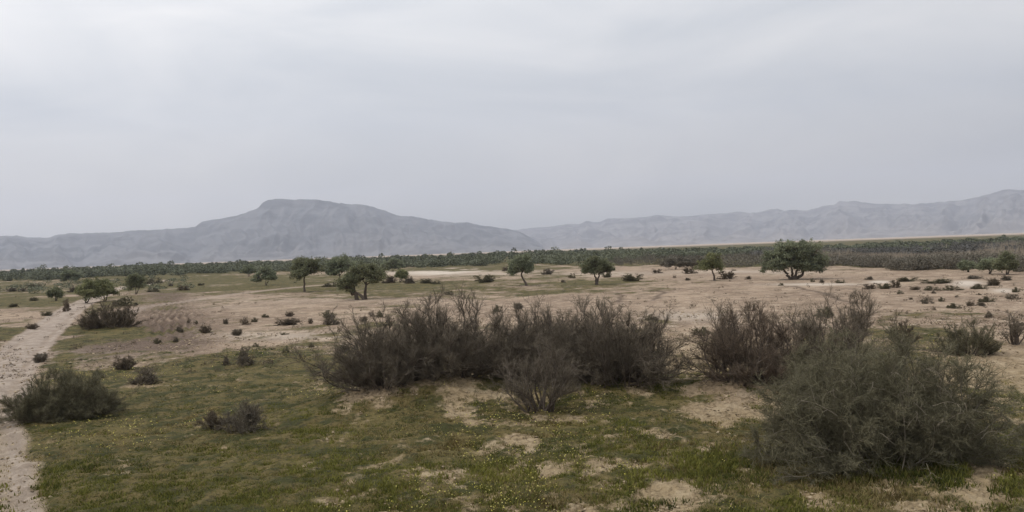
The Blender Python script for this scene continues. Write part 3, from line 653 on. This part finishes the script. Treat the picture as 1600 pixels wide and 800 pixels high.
shrub(808, 484, 17, 12, 'brown tuft on bare sand peeping above the thicket', S_M)
shrub(778, 488, 16, 13, 'dark tuft just beyond the thicket on bare sand', S_M)
shrub(1016, 502, 24, 13, 'dry brown shrub seen through the twigs of the dark thicket', S_M)
shrub(1097, 522, 34, 16, 'olive shrub in the gap between the dark thicket and the russet bush', S_M)
shrub(1174, 486, 26, 15, 'brown shrub on open sand above the russet bush', S_M)
shrub(1291, 496, 33, 22, 'dense brown shrub on open sand beside the vase-shaped shrub', S_M)
S_F = 'low dark shrubs at the back of the sandy flat'
shrub(609, 442, 22, 10, 'low dark shrub touching the crown of the forked tree', S_F)
shrub(641, 443, 24, 10, 'dark mound of scrub beside the pale upright bush', S_F)
shrub(664, 443, 20, 9, 'second mound of the dark row past the forked tree', S_F)
shrub(682, 444, 18, 7, 'lowest and last mound of the dark row past the forked tree', S_F)
shrub(516, 448, 26, 9, 'low dark scrub at the foot of the dark green tree', S_F)
shrub(757, 442, 30, 15, 'conspicuous dark shrub alone on pale sand, ragged on one side', S_F)
shrub(790, 424, 14, 7, 'faint shrub on the grass edge near the leaning tree', S_F)
shrub(856, 429, 22, 11, 'grey shrub between leaning tree and round tree, close to the wood', S_F)
shrub(894, 435, 13, 11, 'small upright shrub between leaning tree and round tree', S_F)
shrub(948, 434, 15, 10, 'shrub half hidden by the neat round tree', S_F)
shrub(990, 439, 30, 14, 'large round dark shrub next to the neat round tree', S_F)
shrub(1078, 428, 28, 12, 'smooth grey-brown shrub before the brown thickets', S_F)
shrub(1027, 427, 20, 7, 'flat shrub on pale sand before the brown thickets', S_F)
shrub(1138, 436, 34, 14, 'wide spiky shrub beside the small yellow-green tree', S_F)
shrub(1075, 438, 9, 5, 'tiny tuft before the small yellow-green tree', S_F)
shrub(1054, 434, 7, 4, 'tiny tuft before the smooth grey-brown shrub', S_F)
shrub(1170, 437, 10, 5, 'small tuft midway between yellow-green tree and largest tree', S_F)
shrub(880, 441, 7, 5, 'reddish speck of scrub before the neat round tree', S_F)
S_L = 'shrubs around the bend of the dirt road'
shrub(192, 479, 40, 21, 'spiky dark shrub between the road and the pale path', S_L, 1)
shrub(103, 486, 18, 19, 'round olive shrub on the outer verge of the road', S_L)
shrub(197, 489, 18, 11, 'low shrub close behind the dark spreading roadside bush', S_L)
shrub(70, 493, 16, 9, 'shrub on the green verge across the road', S_L)
shrub(283, 454, 28, 8, 'wide low dark shrub on the yellow-green grass past the road bend', S_L)
shrub(314, 446, 10, 5, 'small dark shrub on the far pale strip', S_L)
shrub(266, 447, 9, 6, 'small shrub near the wide low one past the road bend', S_L)
shrub(236, 456, 20, 10, 'dark shrub leaning on the upright green bush', S_L)
shrub(240, 443, 30, 12, 'long dark shrub behind the upright green bush', S_L)
shrub(16, 456, 16, 7, 'dark low shrub on the meadow at the photo border', S_L)
shrub(33, 456, 16, 6, 'second dark low shrub on the meadow by the photo border', S_L)
shrub(52, 449, 20, 6, 'dark low shrub at the back of the meadow', S_L)
shrub(113, 457, 18, 9, 'dark shrub behind the wide yellow-green bush', S_L)
shrub(52, 470, 14, 7, 'dark shrub in the middle of the meadow', S_L)
shrub(18, 480, 16, 7, 'low dark shrub at the near side of the meadow', S_L)
shrub(48, 513, 22, 9, 'dark tuft on the green strip along the road', S_L)
S_R = 'grey shrubs scattered over the pink sand near the largest tree'
shrub(1221, 447, 9, 6, 'small shrub below the largest tree, toward the yellow-green tree', S_R)
shrub(1284, 442, 11, 6, 'second small shrub beyond the shadow of the largest tree', S_R)
shrub(1270, 441, 8, 8, 'upright tuft at the shadow edge of the largest tree', S_R)
shrub(1314, 443, 16, 8, 'twin-clumped shrub past the largest tree at the end of the white line', S_R)
shrub(1359, 437, 12, 6, 'lone shrub close to the brown scrub, behind the salt fleck', S_R)
shrub(1361, 452, 25, 9, 'first wide shrub of the dense cluster behind the vase-shaped shrub', S_R)
shrub(1383, 452, 19, 11, 'pointed shrub in the dense cluster by the salt fleck', S_R)
shrub(1402, 450, 20, 13, 'tallest dark shrub in the dense cluster', S_R)
shrub(1407, 459, 10, 9, 'small shrub just below the tallest one of the cluster', S_R)
shrub(1421, 440, 28, 9, 'long shrub at the back of the sand near the brown scrub', S_R)
shrub(1432, 453, 17, 6, 'low flat shrub following the dense cluster', S_R)
shrub(1467, 443, 44, 9, 'longest shrub of the back row, ending at the white salt patch', S_R)
shrub(1458, 454, 27, 10, 'wide shrub in the middle of the sand before the longest back-row shrub', S_R)
shrub(1460, 459, 8, 5, 'tuft clinging to the front of a wide shrub', S_R)
shrub(1490, 454, 29, 11, 'wide dark shrub at the near edge of the large salt patch', S_R)
shrub(1534, 452, 29, 10, 'double shrub between the two white salt patches', S_R)
shrub(1525, 436, 22, 6, 'flat shrub behind the large salt patch', S_R)
shrub(1555, 447, 24, 12, 'dense shrub beside the small salt patch', S_R)
shrub(1575, 438, 18, 9, 'shrub by the trio of green trees', S_R)
shrub(1590, 456, 13, 10, 'upright shrub past the small salt patch', S_R)
shrub(1585, 469, 24, 10, 'neat oval shrub near the photo border, darkest of the front row', S_R)
shrub(1546, 473, 27, 11, 'oval shrub with a lower lobe in the front row', S_R)
shrub(1534, 478, 14, 7, 'lower lobe shrub joined to the oval shrub of the front row', S_R)
shrub(1517, 479, 13, 8, 'pale thin shrub between two ovals of the front row', S_R)
shrub(1494, 482, 25, 10, 'round-topped oval shrub nearest in the front row', S_R)
shrub(1451, 475, 23, 11, 'first oval shrub of the front row, next to thin tufts', S_R)
shrub(1473, 471, 11, 9, 'thin upright tuft behind the first oval shrub of the front row', S_R)
shrub(1460, 484, 8, 6, 'tiny tuft just in front of the first oval shrub of the front row', S_R)
shrub(1424, 468, 7, 4, 'speck of scrub alone on the sand ahead of the front row', S_R)
shrub(1530, 461, 9, 4, 'speck of scrub below the double shrub', S_R)
shrub(1496, 465, 8, 4, 'speck of scrub below the large salt patch', S_R)
shrub(1546, 497, 13, 10, 'thin shrub behind the dark rounded shrub on yellowish grass', S_R)

# ------------------------------------------------------------------ far woodland, scrub and reeds (too many to count)
def belt(name, label, n, d_of, hgt, wid, mat, seed, q_n, q_s, aspect=.6, upright=False, xr=(-260, 1860), flat=.2, low_at=None):
    rng = np.random.default_rng(seed); b = Bag()
    px = rng.uniform(*xr, n); d0, d1 = d_of(px); u = rng.uniform(0, 1, n)
    d = d0 * (d1 / d0) ** (u ** 1.5); keep = d1 > d0 * 1.02; px, d = px[keep], d[keep]; gx_, gy_ = (px - 800) / F * d, d
    keep = rng.uniform(0, 1, len(px)) < sstep(.30, .62, .6 * fbm(gx_ / 16, gy_ / 60, seed + 30, 3) + .4 * fbm(gx_ / 60, gy_ / 200, seed + 31, 2)) + .12; px, d = px[keep], d[keep]; n = len(px)
    x = (px - 800) / F * d; y = d; z = height(x, y)
    lumpy = .30 + 1.45 * fbm(x / 22, y / 70, seed, 3)
    hh = rng.uniform(*hgt, n) * lumpy * np.where(rng.uniform(0, 1, n) > .9, 1.35, 1); ww = rng.uniform(*wid, n)
    if low_at: hh = hh * np.interp(px, low_at[:2], (1, low_at[2]))
    i = np.repeat(np.arange(n), q_n); s = np.maximum(q_s, d * q_s / 250)[i]
    if upright:
        cen = np.stack([x[i] + rng.normal(0, .5, len(i)) * ww[i], y[i] + rng.normal(0, .5, len(i)) * ww[i], z[i]], -1)
        L_ = (hh[i] * rng.uniform(.5, 1.05, len(i)))[:, None]; dr = unit(rng.normal(0, .13, (len(i), 3)) + np.array([0, 0, 1])); sd_ = unit(np.cross(dr, rng.normal(0, 1, (len(i), 3)))) * (s[:, None] * .18)
        v = np.stack([cen - sd_, cen + sd_, cen + dr * L_ + sd_ * .3, cen + dr * L_ - sd_ * .3], 1).reshape(-1, 3); f = np.arange(len(v)).reshape(-1, 4)
    else:
        dv = unit(rng.normal(0, 1, (len(i), 3))) * rng.uniform(.5, 1, (len(i), 1)) ** .5
        cen = np.stack([x[i], y[i], z[i] + hh[i] * .5], -1) + dv * np.stack([ww[i] / 2, ww[i] / 2, hh[i] * .5], -1)
        v, f = quads(rng, cen, s * rng.uniform(.6, 1.3, len(i)), aspect, flat)
    tint = np.clip(rng.uniform(0, 1, n) * .5 + 1.1 * (fbm(x / 40, y / 120, seed + 2, 3) - .3), 0, 1)[i] * .7 + rng.uniform(0, .3, len(i))
    b.add(v, f, np.repeat(tint, 4)); tag(link(name, b.mesh(name, False), mat), label, None, None, 'stuff')
def wood_d(px):
    f = front_d(px); right = sstep(880, 1060, px); return f * (1 - right) + 300 * right, 850 * (1 - right) + 480 * right
def scrub_front(px):
    f = front_d(px); on = sstep(900, 1010, px) > .4; return np.where(on, f, 1.), np.where(on, f * np.interp(px, [1000, 1200, 1350, 1600], [2.6, 2.2, 1.16, 1.14]), 1.)
def scrub_back(px):
    f = front_d(px); on = px > 1180; return np.where(on, f * 1.62, 1.), np.where(on, 310., 1.)
def reeds_d(px):
    f = front_d(px); on = px > 1270; return np.where(on, f * 1.14, 1.), np.where(on, f * 1.9, 1.)
belt('woodland', 'far green woodland of low trees along the horizon', 4200, wood_d, (1.9, 3.9), (2.2, 8), M_WOOD, 301, 210, .24, flat=1.0, low_at=(850, 1200, .52))
belt('brown_scrub', 'dense dark brown tamarisk scrub at the back of the sand', 4200, scrub_front, (.9, 1.8), (1.6, 3.2), M_BROWNSCRUB, 302, 130, .15, .35, flat=.7)
belt('distant_scrub', 'dark brown scrub beyond the tan reeds', 3800, scrub_back, (1.2, 2.2), (2.0, 4.5), M_GREYSCRUB, 303, 120, .22, .4, flat=.8)
belt('dry_reeds', 'band of tan dry reeds inside the brown scrub', 4200, reeds_d, (1.3, 2.3), (1.2, 2.6), M_REED, 304, 90, .30, upright=True)
belt('scrub_tufts', 'tiny dry tufts strewn over the bare soil', 1500, lambda px: (np.full(px.shape, 36.), np.interp(px, [-200, 300, 1000, 1600], [120, 160, 170, 105])), (.08, .34), (.2, 1.0), M_SCRUB, 306, 40, .05, .3)
belt('meadow_scrub', 'green scrub on the meadow before the woodland', 260, lambda px: (np.full(px.shape, 150.), np.where(px < 330, front_d(px), 1.)), (.5, 1.2), (1.5, 3.5), M_WOOD, 305, 90, .14, xr=(-260, 300), flat=.7)

# ------------------------------------------------------------------ grass, dry grass and flowers
def grass(name, label, n, seed, mat, hgt, wid, cov_lo, rmax, lean, extra=None):
    rng = np.random.default_rng(seed)
    r = 13.5 * (rmax / 13.5) ** (rng.uniform(0, 1, n) ** 1.15); a = np.radians(rng.uniform(-35.5, 35.5, n)); x = np.sin(a) * r; y = np.cos(a) * r
    cov = masks(x, y)[0]; tall = fbm(x / 1.4, y / 1.4, seed, 3)
    mixn = fbm(x / 3.2, y / 4.5, 55, 3); side = sstep(.38, .60, mixn); side = side if lean < .55 else 1 - side
    keep = (cov > cov_lo + rng.uniform(-.1, .95, n)) & (rng.uniform(0, 1, n) < .22 + .78 * side); x, y, r, tall, cov = x[keep], y[keep], r[keep], tall[keep], cov[keep]
    b = Bag(); per = 8; i = np.repeat(np.arange(len(x)), per); m_ = len(i)
    sp = .035 * (1 + r[i] / 25)
    bx = x[i] + rng.normal(0, 1, m_) * sp; by = y[i] + rng.normal(0, 1, m_) * sp
    bz = height(bx, by) - .03
    hh = rng.uniform(*hgt, m_) * (.4 + 1.2 * tall[i]) * np.clip(1.35 - r[i] / 42, .22, 1); gxd, gyd = G(1390, 728)
    dome = np.exp(-(((bx - gxd) / 3.6) ** 2 + ((by - gyd) / 1.7) ** 2)); hh = hh * (1 + 1.3 * dome)
    ww = wid * (.8 + r[i] / 28)
    th = rng.uniform(0, 2 * np.pi, m_); dr = np.stack([np.cos(th) * lean, np.sin(th) * lean, np.ones(m_)], -1) * rng.uniform(.6, 1.3, (m_, 1)) ; dr[:, 2] = 1
    sdv = np.stack([-np.sin(th + rng.normal(0, .6, m_)), np.cos(th), np.zeros(m_)], -1) * ww[:, None]
    p = np.stack([bx, by, bz], -1); md = p + dr * np.array([.35, .35, .6]) * hh[:, None]; tp = p + dr * np.array([1., 1., .98]) * hh[:, None]
    v = np.stack([p - sdv, p + sdv, md + sdv * .8, md - sdv * .8, tp], 1).reshape(-1, 3); k = np.arange(m_) * 5
    f4 = np.stack([k, k + 1, k + 2, k + 3], -1); f3 = np.stack([k + 3, k + 2, k + 4, k + 4], -1)
    f3 = f3[:, :3]
    me = bpy.data.meshes.new(name); me.vertices.add(len(v)); me.vertices.foreach_set('co', v.astype(np.float32).ravel())
    li = np.concatenate([f4.ravel(), f3.ravel()]).astype(np.int32); st = np.concatenate([np.arange(m_) * 4, m_ * 4 + np.arange(m_) * 3]).astype(np.int32)
    me.loops.add(len(li)); me.loops.foreach_set('vertex_index', li); me.polygons.add(2 * m_); me.polygons.foreach_set('loop_start', st); me.update(calc_edges=True)
    at = me.attributes.new('tint', 'FLOAT', 'POINT')
    tint = np.clip(.15 * rng.uniform(0, 1, m_) + .75 * rng.uniform(0, 1, len(x))[i] ** 1.4 + .9 * (fbm(bx / 2.5, by / 2.5, seed + 3, 3) - .45), 0, 1); at.data.foreach_set('value', np.repeat(tint, 5).astype(np.float32))
    tag(link(name, me, mat), label, None, None, 'stuff')
grass('grass', 'short green grass in patches on the near ground', 130000, 401, M_GRASS, (.04, .14), .0075, .12, 60, .5)
grass('dry_grass', 'yellowed dry grass mixed through the green grass', 130000, 402, M_DRY, (.03, .12), .006, .1, 60, .6)
def weeds():
    rng = np.random.default_rng(91); n = 16000
    r = 14 * (48 / 14) ** rng.uniform(0, 1, n); a = np.radians(rng.uniform(-35, 35, n)); x = np.sin(a) * r; y = np.cos(a) * r
    cov = masks(x, y)[0]; pt = fbm(x / 1.7, y / 1.7, 15, 3)
    keep = (cov > .25) & (pt > .50 + rng.uniform(-.05, .22, n)); x, y, r = x[keep], y[keep], r[keep]; per = 46; i = np.repeat(np.arange(len(x)), per)
    rad = rng.uniform(.05, .20, len(x)); hh = rng.uniform(.05, .17, len(x)); dv = rng.normal(0, .6, (len(i), 3))
    cen = np.stack([x[i] + dv[:, 0] * rad[i], y[i] + dv[:, 1] * rad[i], height(x, y)[i] + hh[i] * rng.uniform(.1, 1, len(i)) * np.exp(-dv[:, 0] ** 2 - dv[:, 1] ** 2)], -1)
    v, f = quads(rng, cen, .011 * (.6 + r[i] / 30) * rng.uniform(.6, 1.5, len(i)), .35, .4); b = Bag()
    b.add(v, f, np.repeat(np.clip(rng.uniform(0, 1, len(x))[i] * .6 + rng.uniform(0, .4, len(i)), 0, 1), 4))
    tag(link('weeds', b.mesh('weeds', False), M_WEED), 'low dark green weeds in clumps among the grass', None, None, 'stuff')
weeds()
def flowers():
    rng = np.random.default_rng(77); n = 26000
    r = 14 * (45 / 14) ** rng.uniform(0, 1, n); a = np.radians(rng.uniform(-35, 35, n)); x = np.sin(a) * r; y = np.cos(a) * r
    cov = masks(x, y)[0]; cl_ = fbm(x / 1.1, y / 1.1, 5, 3); big = fbm(x / 6, y / 6, 6, 2)
    keep = (cov > .3) & (cl_ * .6 + big * .5 > .625 + rng.uniform(-.05, .10, n)); x, y, r = x[keep], y[keep], r[keep]
    cen = np.stack([x, y, height(x, y) + rng.uniform(.05, .16, len(x))], -1)
    v, f = quads(rng, cen, .013 * (.7 + r / 40) * rng.uniform(.7, 1.3, len(x)), .9, 1.2); b = Bag(); b.add(v, f, np.repeat(rng.uniform(0, 1, len(x)), 4))
    tag(link('wildflowers', b.mesh('wildflowers', False), M_YELLOW), 'tiny yellow wildflowers sprinkled through the grass', None, None, 'stuff')
flowers()

def clods():
    rng = np.random.default_rng(131); n = 30000
    r = 13.8 * (60 / 13.8) ** rng.uniform(0, 1, n); a = np.radians(rng.uniform(-36, 36, n)); x = np.sin(a) * r; y = np.cos(a) * r
    cov = masks(x, y)[0]; keep = (cov < .55 + rng.uniform(-.3, .3, n)) & (fbm(x / .9, y / .9, 19, 3) > .5); x, y, r = x[keep], y[keep], r[keep]; k = len(x)
    oct_ = np.array([(1, 0, 0), (0, 1, 0), (-1, 0, 0), (0, -1, 0), (0, 0, 1), (0, 0, -1)], float)
    s = rng.uniform(.012, .042, k) * (.7 + r / 45)
    v = oct_[None] * s[:, None, None] * rng.uniform(.5, 1.3, (k, 6, 1)) * np.array([1.2, 1.2, .7]) + rng.normal(0, .18, (k, 6, 3)) * s[:, None, None]
    v = v + np.stack([x, y, height(x, y) + s * .3], -1)[:, None]
    tri = np.array([(0, 1, 4), (1, 2, 4), (2, 3, 4), (3, 0, 4), (1, 0, 5), (2, 1, 5), (3, 2, 5), (0, 3, 5)]); f = (np.arange(k)[:, None, None] * 6 + tri[None]).reshape(-1, 3)
    b = Bag(); b.add(v.reshape(-1, 3), f, np.repeat(rng.uniform(0, 1, k), 6))
    tag(link('soil_clods', b.mesh('soil_clods', False), M_CLOD), 'crumbled clods of soil lying on the bare patches', None, None, 'stuff')
clods()
